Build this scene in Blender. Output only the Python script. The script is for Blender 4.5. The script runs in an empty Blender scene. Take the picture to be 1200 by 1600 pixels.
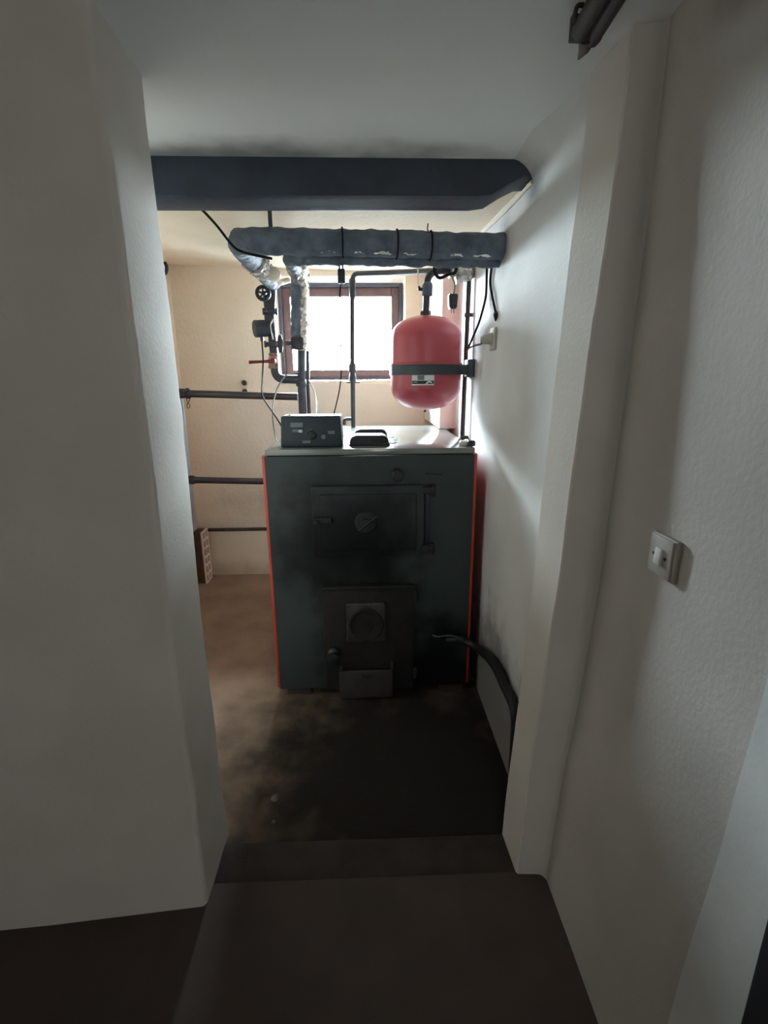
import bpy, bmesh, math, random
from mathutils import Vector, Matrix, noise
random.seed(7)
PI = math.pi
S = bpy.context.scene
COL = S.collection

# ---------------------------------------------------------------- camera
cam = bpy.data.cameras.new('camera')
cam.sensor_fit = 'VERTICAL'; cam.sensor_height = 36.0
cam.lens = 770.0/1600.0*36.0
cam.clip_start = 0.02
co = bpy.data.objects.new('camera', cam); COL.objects.link(co)
Rm = Matrix(((0.99939951, 0.01580206, -0.03083684),
             (-0.03386518, 0.25712451, -0.96578473),
             (-0.00733248, 0.96624908, 0.25750524)))
co.matrix_world = Matrix.Translation((0, 0, 1.5)) @ Rm.to_4x4()
S.camera = co

# ---------------------------------------------------------------- exposure, sky, lamps
S.view_settings.view_transform = 'Standard'
S.view_settings.look = 'None'
S.view_settings.gamma = 1.0
S.view_settings.use_curve_mapping = False
S.view_settings.exposure = 0.0

S.cycles.diffuse_bounces = 10; S.cycles.max_bounces = 16

W = bpy.data.worlds.new('overcast_sky'); S.world = W; W.use_nodes = True
bg = W.node_tree.nodes['Background']
bg.inputs['Color'].default_value = (0.80, 0.92, 1.0, 1)
bg.inputs['Strength'].default_value = 270.0

def area(name, loc, target, sx, sy, power, color, portal=False, spread=PI):
    l = bpy.data.lights.new(name, 'AREA'); l.shape = 'RECTANGLE'
    l.size = sx; l.size_y = sy; l.energy = power; l.color = color; l.spread = spread
    o = bpy.data.objects.new(name, l); COL.objects.link(o); o.location = loc
    d = Vector(target) - Vector(loc)
    o.rotation_euler = d.to_track_quat('-Z', 'Y').to_euler()
    if portal: l.cycles.is_portal = True
    return o
# the small window behind the boiler lets the overcast sky in
area('window_portal', (-0.19, 4.215, 1.85), (-0.19, 0, 1.85), 0.98, 0.76, 1, (1, 1, 1), portal=True)
# unseen fill lamp added behind the camera, plus an assumed lamp at the left side
area('corridor_fill', (0.28, -2.45, 1.7), (-0.6, 1.0, 1.6), 0.45, 1.3, 10.5, (1.0, 0.95, 0.91))
area('assumed_side_lamp', (-2.9, -0.25, 1.75), (0.60, 0.10, 1.22), 0.25, 0.3, 0.4, (0.72, 0.88, 1.0), spread=math.radians(19))  # unseen lamp assumed for the bluish patch on the right wall; no window built

# ---------------------------------------------------------------- materials
def lin(c):
    return tuple(((x/255)/12.92 if x/255 <= 0.04045 else ((x/255+0.055)/1.055)**2.4) for x in c)
def mat(name, c1, c2=None, rough=0.6, metal=0.0, scale=6.0, bump=0.0, bscale=60.0, spec=0.5, detail=4.0, coat=0.0):
    m = bpy.data.materials.new(name); m.use_nodes = True
    nt = m.node_tree; n = nt.nodes; l = nt.links
    b = n['Principled BSDF']
    b.inputs['Roughness'].default_value = rough
    b.inputs['Metallic'].default_value = metal
    b.inputs['Specular IOR Level'].default_value = spec
    b.inputs['Coat Weight'].default_value = coat
    tc = n.new('ShaderNodeTexCoord')
    a = lin(c1); c2 = lin(c2) if c2 else tuple(x*0.82 for x in a)
    no = n.new('ShaderNodeTexNoise'); no.inputs['Scale'].default_value = scale
    no.inputs['Detail'].default_value = detail
    l.new(tc.outputs['Object'], no.inputs['Vector'])
    r = n.new('ShaderNodeValToRGB')
    r.color_ramp.elements[0].position = 0.35; r.color_ramp.elements[1].position = 0.68
    r.color_ramp.elements[0].color = (*c2, 1); r.color_ramp.elements[1].color = (*a, 1)
    l.new(no.outputs['Fac'], r.inputs['Fac'])
    l.new(r.outputs['Color'], b.inputs['Base Color'])
    m['ramp'] = r.name
    if bump:
        nb = n.new('ShaderNodeTexNoise'); nb.inputs['Scale'].default_value = bscale
        nb.inputs['Detail'].default_value = 6.0
        l.new(tc.outputs['Object'], nb.inputs['Vector'])
        bp = n.new('ShaderNodeBump'); bp.inputs['Strength'].default_value = bump
        bp.inputs['Distance'].default_value = 0.01
        l.new(nb.outputs['Fac'], bp.inputs['Height']); l.new(bp.outputs['Normal'], b.inputs['Normal'])
    return m
def darken_spots(m, spots, color, amount=0.8, wobble=1.0):
    """blend a darker colour around given world points (objects sit at the origin): soot smudges and painted shade"""
    nt = m.node_tree; n = nt.nodes; l = nt.links; b = n['Principled BSDF']
    src = b.inputs['Base Color'].links[0].from_socket
    tc = n.new('ShaderNodeTexCoord')
    wob = n.new('ShaderNodeTexNoise'); wob.inputs['Scale'].default_value = 7.0; wob.inputs['Detail'].default_value = 5.0
    l.new(tc.outputs['Object'], wob.inputs['Vector'])
    wm = n.new('ShaderNodeMath'); wm.operation = 'MULTIPLY_ADD'; l.new(wob.outputs['Fac'], wm.inputs[0])
    wm.inputs[1].default_value = wobble; wm.inputs[2].default_value = 0.5-0.5*wobble
    for (p, sc, rad) in spots:
        mp = n.new('ShaderNodeMapping'); mp.vector_type = 'TEXTURE'
        mp.inputs['Location'].default_value = p; mp.inputs['Scale'].default_value = sc
        l.new(tc.outputs['Object'], mp.inputs['Vector'])
        ln = n.new('ShaderNodeVectorMath'); ln.operation = 'LENGTH'
        l.new(mp.outputs['Vector'], ln.inputs[0])
        ad = n.new('ShaderNodeMath'); ad.operation = 'ADD'
        l.new(ln.outputs['Value'], ad.inputs[0]); l.new(wm.outputs[0], ad.inputs[1])
        mr = n.new('ShaderNodeMapRange'); mr.interpolation_type = 'SMOOTHSTEP'
        mr.inputs['From Min'].default_value = 0.5 + rad; mr.inputs['From Max'].default_value = 1.5
        mr.inputs['To Min'].default_value = amount; mr.inputs['To Max'].default_value = 0.0
        l.new(ad.outputs[0], mr.inputs['Value'])
        mx = n.new('ShaderNodeMix'); mx.data_type = 'RGBA'
        l.new(mr.outputs['Result'], mx.inputs[0]); l.new(src, mx.inputs[6])
        mx.inputs[7].default_value = (*lin(color), 1)
        src = mx.outputs[2]
    l.new(src, b.inputs['Base Color'])
    return m

M = {}
M['plaster'] = mat('white_plaster', (214, 209, 202), (204, 199, 191), 0.92, bump=0.08, bscale=90, spec=0.2, scale=3)
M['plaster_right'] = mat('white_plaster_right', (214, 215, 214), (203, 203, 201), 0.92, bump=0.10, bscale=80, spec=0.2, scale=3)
darken_spots(M['plaster_right'], [((0.533, 2.07, 1.99), (0.2, 0.22, 0.14), -0.1), ((0.533, 1.95, 0.0), (0.3, 0.8, 0.62), 0.42),  # low spot: boiler's shade painted into the wall, along with coal dust
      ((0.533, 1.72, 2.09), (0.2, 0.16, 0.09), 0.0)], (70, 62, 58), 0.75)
M['plaster_corridor'] = mat('corridor_plaster', (196, 191, 185), (184, 179, 173), 0.92, bump=0.10, bscale=80, spec=0.2, scale=3)
darken_spots(M['plaster_corridor'], [((0.61, 0.92, 2.14), (0.2, 0.22, 0.12), -0.15)], (70, 62, 58), 0.6)
M['plaster_cream'] = mat('cream_plaster', (232, 220, 203), (224, 211, 193), 0.92, bump=0.3, bscale=40, spec=0.2, scale=3)
M['plaster_pink'] = mat('chimney_plaster', (212, 200, 190), (202, 189, 178), 0.92, bump=0.3, bscale=40, spec=0.2, scale=4)
M['ceiling'] = mat('ceiling_paint', (226, 229, 229), (220, 223, 223), 0.95, bump=0.06, bscale=50, spec=0.2, scale=2)
M['ceiling_cream'] = mat('ceiling_cream', (234, 221, 200), (226, 212, 190), 0.95, bump=0.3, bscale=40, spec=0.2, scale=3)
darken_spots(M['ceiling'], [((-0.5, 1.72, 2.155), (1.2, 0.13, 0.5), 0.0)], (62, 64, 66), 0.75)
darken_spots(M['plaster_cream'], [((-1.0, 3.8, 0.0), (0.7, 0.3, 0.16), 0.0), ((-0.55, 3.8, 0.6), (0.9, 0.3, 0.22), -0.2)], (150, 126, 104), 0.5)
M['foil_lit_white'] = mat('foil_lit_white', (240, 240, 234), (214, 214, 208), 0.3, 0.3)  # white puts the window light caught by the slivers into their colour
M['vinyl'] = mat('brown_floor', (80, 67, 61), (69, 59, 54), 0.75, bump=0.15, bscale=120, scale=5, spec=0.3)
M['sill'] = mat('sill_concrete', (68, 60, 56), (54, 48, 46), 0.9, bump=0.3, bscale=60, scale=9, spec=0.2)
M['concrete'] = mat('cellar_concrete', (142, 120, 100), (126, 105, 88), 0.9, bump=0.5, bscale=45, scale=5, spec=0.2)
darken_spots(M['concrete'], [((0.16, 1.62, 0), (1.12, 1.1, 1), 0.35)], (25, 23, 22), 0.96, 0.6)  # floor darker in front of the boiler
M['black_paint'] = mat('black_gloss_paint', (46, 57, 72), (34, 43, 56), 0.5, bump=0.25, bscale=30, scale=8)
M['insul'] = mat('pipe_insulation', (104, 116, 128), (78, 88, 100), 0.8, bump=0.8, bscale=35, scale=16, spec=0.3)
M['foil'] = mat('crumpled_foil', (216, 216, 208), (120, 122, 120), 0.3, 0.9, scale=40, bump=1.0, bscale=70)
M['steel_dark'] = mat('dark_steel_pipe', (58, 62, 70), (44, 47, 54), 0.5, 0.25, scale=20, bump=0.1)
M['pipe_brown'] = mat('brown_painted_pipe', (62, 52, 54), (48, 40, 42), 0.5, 0.1, scale=14, bump=0.1)
M['black_plastic'] = mat('black_plastic', (30, 32, 36), (24, 26, 30), 0.45)
M['cable'] = mat('cable_rubber', (44, 40, 38), (34, 31, 30), 0.85, spec=0.05)
M['cable_grey'] = mat('grey_cable', (128, 126, 120), (108, 106, 102), 0.85, spec=0.05)
M['boiler_front'] = mat('graphite_sheet', (62, 71, 72), (54, 62, 63), 0.55, 0.0, scale=4, bump=0.05, spec=0.25)
darken_spots(M['boiler_front'], [((-0.12, 2.15, 0.80), (0.46, 1, 0.46), 0.25), ((0.02, 2.15, 0.3), (0.36, 1, 0.55), 0.3), ((0.3, 2.15, 0.05), (0.4, 1, 0.45), 0.3)], (10, 11, 12), 0.93)  # panel darker around the doors and towards the bottom
M['boiler_top'] = mat('grey_lacquer', (122, 126, 122), (112, 116, 112), 0.16, 0.0, scale=5, spec=0.7, coat=0.3)
M['boiler_side'] = mat('orange_lacquer', (200, 70, 48), (186, 60, 42), 0.35, 0.0, scale=5)
M['cast'] = mat('cast_iron', (44, 46, 49), (32, 33, 36), 0.6, 0.2, scale=18, bump=0.3, bscale=120)
M['cast_rust'] = mat('sooty_iron', (38, 33, 33), (27, 24, 25), 0.7, 0.2, scale=16, bump=0.3, bscale=90)
M['ash_plate'] = mat('ash_grey_plate', (62, 60, 57), (52, 50, 48), 0.7, 0.2, scale=12, bump=0.2)
M['plate_rim'] = mat('worn_steel', (84, 78, 79), (60, 56, 57), 0.5, 0.5, scale=20, bump=0.2)
M['tank_red'] = mat('red_enamel', (182, 78, 88), (174, 72, 82), 0.32, 0.0, scale=4, spec=0.5)
M['strap'] = mat('grey_strap', (74, 82, 86), (62, 70, 74), 0.5, 0.3, scale=12)
M['label_white'] = mat('label_white', (224, 228, 226), (210, 214, 212), 0.4, scale=10)
M['label_grey'] = mat('label_grey', (110, 122, 128), (100, 110, 116), 0.5, scale=10)
M['label_dark'] = mat('label_dark', (36, 52, 58), (30, 44, 50), 0.5, scale=10)
M['brass'] = mat('dull_brass', (150, 122, 108), (126, 104, 92), 0.45, 0.5, scale=20)
M['lever_red'] = mat('red_lever', (110, 40, 32), (90, 34, 28), 0.5)
M['white_plastic'] = mat('white_plastic', (226, 226, 214), (214, 214, 202), 0.4)
M['cream_plastic'] = mat('cream_plastic', (220, 210, 190), (208, 198, 178), 0.45)
M['grey_plastic'] = mat('grey_plastic', (186, 182, 174), (172, 168, 160), 0.5)
M['switch_plate'] = mat('switch_plate', (176, 172, 162), (164, 160, 150), 0.5)
M['radiator'] = mat('radiator_enamel', (196, 214, 224), (182, 202, 212), 0.35, scale=6)
M['frame_wood'] = mat('brown_window_wood', (100, 76, 78), (84, 64, 68), 0.5, scale=14, bump=0.15)
M['frame_wood_dark'] = mat('dark_window_wood', (82, 82, 94), (68, 68, 80), 0.5, scale=14, bump=0.15)
M['clay'] = mat('pale_clay_block', (240, 228, 214), (228, 214, 198), 0.9, bump=0.3, scale=20)
M['clay_dark'] = mat('brown_clay_side', (92, 70, 57), (76, 58, 48), 0.9, bump=0.3, scale=20)
M['hose'] = mat('black_hose', (24, 24, 26), (18, 18, 20), 0.55, bump=0.2)
M['wood_dark'] = mat('dark_painted_steel', (66, 54, 58), (44, 36, 40), 0.55, scale=10, bump=0.2)
M['crumb'] = mat('mortar_crumb', (110, 106, 98), (84, 80, 76), 0.95, bump=0.5)
M['pale_ground'] = mat('pale_ground', (222, 224, 226), (210, 212, 214), 0.95)
M['door_black'] = mat('black_door_edge', (26, 24, 28), (20, 18, 22), 0.6)
M['trim_white'] = mat('trim_white', (206, 206, 202), (196, 197, 194), 0.8, bump=0.05, bscale=70, spec=0.25)
g = bpy.data.materials.new('window_glass'); g.use_nodes = True
nt = g.node_tree; nt.nodes.clear()
out = nt.nodes.new('ShaderNodeOutputMaterial'); tr = nt.nodes.new('ShaderNodeBsdfTransparent'); gl = nt.nodes.new('ShaderNodeBsdfGlossy')
gl.inputs['Roughness'].default_value = 0.03; tr.inputs['Color'].default_value = (0.95, 0.97, 0.97, 1)
fr = nt.nodes.new('ShaderNodeFresnel'); fr.inputs['IOR'].default_value = 1.35; mx = nt.nodes.new('ShaderNodeMixShader')
nt.links.new(fr.outputs[0], mx.inputs[0]); nt.links.new(tr.outputs[0], mx.inputs[1]); nt.links.new(gl.outputs[0], mx.inputs[2])
nt.links.new(mx.outputs[0], out.inputs['Surface']); M['glass'] = g

# ---------------------------------------------------------------- mesh helpers
class MB:
    """collects shapes into one bmesh"""
    def __init__(s): s.bm = bmesh.new()
    def box(s, lo, hi, bev=0.0, seg=2, rot=None):
        lo = Vector(lo); hi = Vector(hi)
        t = bmesh.new(); bmesh.ops.create_cube(t, size=1.0)
        bmesh.ops.scale(t, vec=hi-lo, verts=t.verts)
        if bev: bmesh.ops.bevel(t, geom=list(t.edges), offset=bev, segments=seg, profile=0.5, affect='EDGES')
        if rot: bmesh.ops.rotate(t, cent=(0, 0, 0), matrix=rot, verts=t.verts)
        bmesh.ops.translate(t, vec=(lo+hi)/2, verts=t.verts)
        return s.add(t)
    def add(s, t):
        me = bpy.data.meshes.new('tmp'); t.to_mesh(me); t.free(); s.bm.from_mesh(me); bpy.data.meshes.remove(me); return s
    def lathe(s, c, axis, prof, n=24):
        """prof: list of (radius, height along axis)"""
        ax = Vector(axis).normalized(); q = Vector((0, 0, 1)).rotation_difference(ax).to_matrix()
        t = bmesh.new(); rings = []
        for (r, h) in prof:
            if r < 1e-6: rings.append([t.verts.new((0, 0, h))])
            else: rings.append([t.verts.new((r*math.cos(2*PI*i/n), r*math.sin(2*PI*i/n), h)) for i in range(n)])
        for a, b in zip(rings, rings[1:]):
            for i in range(n):
                j = (i+1) % n
                if len(a) == 1 and len(b) == 1: continue
                if len(a) == 1: t.faces.new((a[0], b[j], b[i]))
                elif len(b) == 1: t.faces.new((a[i], a[j], b[0]))
                else: t.faces.new((a[i], a[j], b[j], b[i]))
        if len(rings[0]) > 1: t.faces.new(list(reversed(rings[0])))
        if len(rings[-1]) > 1: t.faces.new(rings[-1])
        bmesh.ops.recalc_face_normals(t, faces=t.faces)
        bmesh.ops.rotate(t, cent=(0, 0, 0), matrix=q, verts=t.verts)
        bmesh.ops.translate(t, vec=Vector(c), verts=t.verts)
        return s.add(t)
    def cyl(s, a, b, r, n=20, bev=0.0):
        a = Vector(a); b = Vector(b); L = (b-a).length
        p = [(r, 0), (r, L)] if not bev else [(r-bev, 0), (r, bev), (r, L-bev), (r-bev, L)]
        return s.lathe(a, b-a, p, n)
    def tube(s, pts, r, n=10, rough=0.0, fr=20.0, seed=0.0):
        pts = [Vector(p) for p in pts]; rs = r if isinstance(r, (list, tuple)) else [r]*len(pts)
        t = bmesh.new(); rings = []
        tan0 = (pts[1]-pts[0]).normalized()
        up = Vector((0, 0, 1)) if abs(tan0.z) < 0.9 else Vector((0, 1, 0))
        nrm = (up - tan0*up.dot(tan0)).normalized()
        for k, p in enumerate(pts):
            if k == 0: tan = tan0
            elif k == len(pts)-1: tan = (pts[k]-pts[k-1]).normalized()
            else: tan = ((pts[k+1]-p).normalized() + (p-pts[k-1]).normalized()).normalized()
            nrm = (nrm - tan*nrm.dot(tan)).normalized(); bn = tan.cross(nrm)
            ring = []
            for i in range(n):
                a = 2*PI*i/n; d = nrm*math.cos(a)+bn*math.sin(a); rr = rs[k]
                if rough: rr *= 1+rough*noise.noise((p+d*rs[k])*fr+Vector((seed, 0, 0)))
                ring.append(t.verts.new(p+d*rr))
            rings.append(ring)
        for a, b in zip(rings, rings[1:]):
            for i in range(n):
                j = (i+1) % n; t.faces.new((a[i], a[j], b[j], b[i]))
        t.faces.new(list(reversed(rings[0]))); t.faces.new(rings[-1])
        bmesh.ops.recalc_face_normals(t, faces=t.faces)
        return s.add(t)
    def torus(s, c, axis, R, r, n=24, m=8, squash=1.0):
        ax = Vector(axis).normalized(); q = Vector((0, 0, 1)).rotation_difference(ax).to_matrix()
        t = bmesh.new(); g_ = []
        for i in range(n):
            a = 2*PI*i/n
            g_.append([t.verts.new(q @ Vector(((R+r*math.cos(2*PI*j/m))*math.cos(a), (R+r*math.cos(2*PI*j/m))*math.sin(a), r*squash*math.sin(2*PI*j/m)))+Vector(c)) for j in range(m)])
        for i in range(n):
            for j in range(m):
                t.faces.new((g_[i][j], g_[(i+1) % n][j], g_[(i+1) % n][(j+1) % m], g_[i][(j+1) % m]))
        bmesh.ops.recalc_face_normals(t, faces=t.faces)
        return s.add(t)
    def prism(s, poly, z0, z1, nz=1, wob=0.0, fr=5.0, plane='XY'):
        """extrude a polygon; wob makes hand-plastered wavy edges"""
        t = bmesh.new(); rings = []
        for k in range(nz+1):
            z = z0+(z1-z0)*k/nz; ring = []
            for (x, y) in poly:
                v = Vector((x, y, z)) if plane == 'XY' else (Vector((x, z, y)) if plane == 'XZ' else Vector((z, x, y)))
                if wob:
                    d = noise.noise_vector(v*fr)*wob + noise.noise_vector(v*fr*5)*wob*0.35
                    v = v+Vector((d.x, d.y, 0))
                ring.append(t.verts.new(v))
            rings.append(ring)
        n = len(poly)
        for a, b in zip(rings, rings[1:]):
            for i in range(n):
                j = (i+1) % n; t.faces.new((a[i], a[j], b[j], b[i]))
        t.faces.new(list(reversed(rings[0]))); t.faces.new(rings[-1])
        bmesh.ops.recalc_face_normals(t, faces=t.faces)
        return s.add(t)
    def build(s, name, m, parent=None, smooth=True, angle=40):
        me = bpy.data.meshes.new(name)
        if smooth:
            for f in s.bm.faces: f.smooth = True
            for e in s.bm.edges:
                if len(e.link_faces) == 2 and e.calc_face_angle(0) > math.radians(angle): e.smooth = False
        s.bm.to_mesh(me); s.bm.free(); me.materials.append(M[m])
        o = bpy.data.objects.new(name, me); COL.objects.link(o)
        if parent:
            o.parent = parent
            base = Vector((0, 0, 0)); q = parent
            while q: base += q.location; q = q.parent
            o.location = -base
        return o
def spline(pts, k=8):
    """smooth curve through the given points"""
    P = [Vector(p) for p in pts]; Q = [2*P[0]-P[1]]+P+[2*P[-1]-P[-2]]; out_ = []
    for i in range(1, len(Q)-2):
        a, b, c, d = Q[i-1:i+3]
        for j in range(k):
            t = j/k
            out_.append(0.5*((2*b)+(c-a)*t+(2*a-5*b+4*c-d)*t*t+(3*b-a-3*c+d)*t**3))
    return out_+[P[-1]]
def bend(pts, rad, k=6):
    """straight runs with rounded corners"""
    P = [Vector(p) for p in pts]; out_ = [P[0]]
    for i in range(1, len(P)-1):
        a = (P[i-1]-P[i]); b = (P[i+1]-P[i]); r = min(rad, a.length*0.48, b.length*0.48)
        s_, e_ = P[i]+a.normalized()*r, P[i]+b.normalized()*r
        for j in range(k+1):
            t = j/k; out_.append(s_*(1-t)**2+P[i]*2*t*(1-t)+e_*t*t)
    return out_+[P[-1]]
def dense(pts, step):
    P = [Vector(p) for p in pts]; out_ = []
    for a, b in zip(P, P[1:]):
        n = max(1, int((b-a).length/step))
        out_ += [a.lerp(b, i/n) for i in range(n)]
    return out_+[P[-1]]
def tag(o, label, cat, group=None):
    o['label'] = label; o['category'] = cat
    if group: o['group'] = group
    return o
def thing(name, loc, label, cat, group=None):
    o = bpy.data.objects.new(name, None); COL.objects.link(o); o.location = loc; o.empty_display_size = 0.05
    return tag(o, label, cat, group)
def struct(o): o['kind'] = 'structure'; return o

# ================================================================ THE SETTING
MBx = MB
struct(MB().box((-3.1, -2.6, -0.1), (0.74, 1.195, 0.0)).build('floor_corridor', 'vinyl'))
struct(MB().box((-0.52, 1.195, -0.1), (0.47, 1.335, -0.004), 0.004).build('trim_1', 'sill'))
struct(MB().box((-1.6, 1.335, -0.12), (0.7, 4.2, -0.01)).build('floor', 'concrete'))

# partition left of the doorway: its end is the left jamb, rounded by plaster
def arc(cx, cy, r, a0, a1, n=5):
    return [(cx+r*math.cos(math.radians(a0+(a1-a0)*i/n)), cy+r*math.sin(math.radians(a0+(a1-a0)*i/n))) for i in range(n+1)]
poly = [(-3.0, 0.93)] + [(-2.6+0.24*i, 0.955+0.0198*i) for i in range(8)] + arc(-0.515, 1.146, 0.018, -84, 0) + arc(-0.518, 1.365, 0.014, 0, 90) + [(-1.3, 1.38), (-3.0, 1.38)]
struct(MB().prism(poly, -0.05, 2.4, 60, 0.006, 3.0).build('wall_front', 'plaster'))
# pilaster right of the doorway and the right walls; the corridor side leans outwards towards the top
def lerp_tab(tab, z):
    if z <= tab[0][0]: return tab[0][1]
    for (a, x), (b, y) in zip(tab, tab[1:]):
        if z <= b: return x+(y-x)*(z-a)/(b-a)
    return tab[-1][1]
TA = [(0, .440), (.26, .449), (.94, .480), (1.65, .504), (1.96, .518), (2.2, .527), (2.5, .531)]
TB = [(0, .447), (.4, .461), (1.0, .496), (1.63, .523), (1.91, .537), (2.18, .546), (2.5, .556)]
TC = [(0, .532), (.4, .552), (.7, .578), (1.0, .595), (1.6, .607), (2.5, .612)]
def loft(name, m_, section, z0, z1, nz, wob, closed_top=True):
    t = bmesh.new(); rings = []
    for k in range(nz+1):
        z = z0+(z1-z0)*k/nz; ring = []
        for (x, y, w) in section(z):
            v = Vector((x, y, z)); d = noise.noise_vector(v*4.0)*wob*w+noise.noise_vector(v*22.0)*wob*0.35*w
            ring.append(t.verts.new(v+Vector((d.x, d.y, 0))))
        rings.append(ring)
    n = len(rings[0])
    for a, b in zip(rings, rings[1:]):
        for i in range(n): t.faces.new((a[i], a[(i+1) % n], b[(i+1) % n], b[i]))
    t.faces.new(list(reversed(rings[0]))); t.faces.new(rings[-1]); bmesh.ops.recalc_face_normals(t, faces=t.faces)
    m = MB(); m.add(t); return struct(m.build(name, m_, angle=24))
def jamb(z):
    a, b, c = lerp_tab(TA, z), lerp_tab(TB, z), lerp_tab(TC, z)
    p = [(a+0.004, 1.338, 1), (a, 1.334, 1), (b, 1.194, 1), (b+0.004, 1.189, 1), (b*0.6+c*0.4, 1.187, .6)]
    for q in range(6):          # soft plastered inner corner
        f = q/5; p.append((c-0.03*(1-f)**2+0.004, 1.186-0.045*f*f, .3))
    return p+[(c+0.08, 1.14, 0), (c+0.08, 1.338, 0)]
loft('wall_jamb', 'plaster', jamb, -0.05, 2.4, 60, 0.004)
loft('wall_corridor', 'plaster_corridor', lambda z: [(lerp_tab(TC, z), y, 0.4) for y in (1.2, 1.0, 0.8, 0.62, 0.4, 0.0, -1.2, -2.6)]+[(0.75, -2.6, 0), (0.75, 1.2, 0)], -0.1, 2.7, 40, 0.004)
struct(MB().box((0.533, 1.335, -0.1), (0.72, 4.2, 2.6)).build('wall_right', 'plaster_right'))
struct(MB().prism([(-1.375, 1.3), (-1.375, 3.9), (-1.55, 3.9), (-1.55, 1.3)], -0.1, 2.6, 20, 0.004, 2.0).build('wall_left', 'plaster_cream'))
# back wall with the window niche
nx0, nx1, nz0, nz1 = -0.665, 0.288, 1.478, 2.222
m = MB()
m.box((-1.6, 3.83, -0.1), (nx0, 4.2, 2.6)); m.box((nx1, 3.83, -0.1), (0.68, 4.2, 2.6))
m.box((nx0, 3.83, -0.1), (nx1, 4.2, nz0)); m.box((nx0, 3.83, nz1), (nx1, 4.2, 2.6))
struct(m.build('wall_back', 'plaster_cream'))
m = MB(); m.prism([(0.437, 3.02), (0.56, 3.02), (0.56, 3.86), (0.437, 3.86)], 1.2165, 2.5, 30, 0.004, 3.0)
struct(m.build('wall_chimney', 'plaster_pink'))
# low plastered plinth along the back wall
m = MB(); m.prism([(-1.34, 3.775), (-0.9, 3.77), (-0.5, 3.77), (0.41, 3.77), (0.41, 3.86), (-1.34, 3.86)], -0.05, 0.36, 8, 0.006, 4.0)
struct(m.build('baseboard_back', 'plaster_cream'))
m = MB(); m.box((-1.34, 3.765, 0.358), (0.41, 3.835, 0.368), 0.003)
struct(m.build('trim_2', 'cast_rust'))
# ceilings: grey one up to the beam, cream one behind it
def slab(name, c, th, m_):
    t = bmesh.new(); v = [t.verts.new(p) for p in c] + [t.verts.new((p[0], p[1], p[2]+th)) for p in c]
    for f in ((0, 1, 2, 3), (7, 6, 5, 4), (0, 4, 5, 1), (1, 5, 6, 2), (2, 6, 7, 3), (3, 7, 4, 0)): t.faces.new([v[i] for i in f])
    bmesh.ops.recalc_face_normals(t, faces=t.faces)
    k = MB(); k.add(t); return struct(k.build(name, m_, smooth=False))
slab('ceiling', [(-3.1, -2.6, 2.42), (0.74, -2.6, 2.42), (0.74, 1.80, 2.15), (-3.1, 1.80, 2.16)], 0.2, 'ceiling')
slab('ceiling_boiler_room', [(-1.6, 1.78, 2.15), (0.7, 1.78, 2.115), (0.7, 4.0, 2.245), (-1.6, 4.0, 2.315)], 0.2, 'ceiling_cream')
# plaster cove between right wall and grey ceiling
t = bmesh.new(); rings = []
for k in range(13):
    y = 1.345+(1.728-1.345)*k/12; r = 0.012+0.075*min(1, k/7); zc = 2.1505+(1.80-y)*0.0643+0.002
    rings.append([t.verts.new((0.545, y, zc-r*1.15))]+[t.verts.new((0.5335-r*(1-math.cos(a)), y, zc-r*1.15+r*1.15*math.sin(a))) for a in [PI/2*i/8 for i in range(9)]]+[t.verts.new((0.545, y, zc+0.01))])
for a, b in zip(rings, rings[1:]):
    for i in range(len(a)): t.faces.new((a[i], a[(i+1) % len(a)], b[(i+1) % len(a)], b[i]))
t.faces.new(rings[0]); t.faces.new(rings[-1]); bmesh.ops.recalc_face_normals(t, faces=t.faces)
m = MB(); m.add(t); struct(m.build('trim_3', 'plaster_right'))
# corridor shell behind the camera
struct(MB().box((-3.1, -2.6, -0.1), (0.7, -2.5, 2.7)).build('wall_rear', 'plaster'))
struct(MB().box((-3.1, -2.6, -0.1), (-3.0, 1.4, 2.7)).build('wall_side', 'plaster'))
# white door lining close on the right and the dark edge of its door
loft('trim_4', 'trim_white', lambda z: [(lerp_tab(TC, z)-0.012, 0.50, 1), (lerp_tab(TC, z)-0.006, 0.628, 1), (0.66, 0.628, 0), (0.66, 0.50, 0)], -0.02, 2.3, 24, 0.003)
struct(MB().box((0.545, 0.34, 0.0), (0.64, 0.501, 2.1), 0.006).build('door_1', 'door_black'))
# ground outside the cellar window
struct(MB().box((-6, 4.2, 1.2), (6, 14, 1.42)).build('ground', 'pale_ground'))
# ceiling beam: black steel, its right end bedded in plaster
poly = [(1.732, 2.056), (1.748, 2.042), (1.845, 2.042), (1.86, 2.05), (1.86, 2.2), (1.728, 2.2), (1.728, 2.13), (1.730, 2.09)]
m = MB()
t = bmesh.new(); secs = []
for (x, zlo) in [(-1.5, 2.05), (-1.0, 2.05), (-0.4, 2.05), (0.0, 2.052), (0.35, 2.052), (0.40, 2.058), (0.455, 2.09), (0.50, 2.11), (0.535, 2.112)]:
    secs.append([t.verts.new((x, y, max(z, zlo + (z-2.05)*0.3 if z < 2.11 else z))) for (y, z) in poly])
for a, b in zip(secs, secs[1:]):
    for i in range(len(poly)):
        j = (i+1) % len(poly); t.faces.new((a[i], a[j], b[j], b[i]))
t.faces.new(list(reversed(secs[0]))); t.faces.new(secs[-1]); bmesh.ops.recalc_face_normals(t, faces=t.faces)
m.add(t)
tag(m.build('ceiling_beam', 'black_paint'), 'long black painted steel beam crossing the ceiling in front of the boiler', 'beam')

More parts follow.
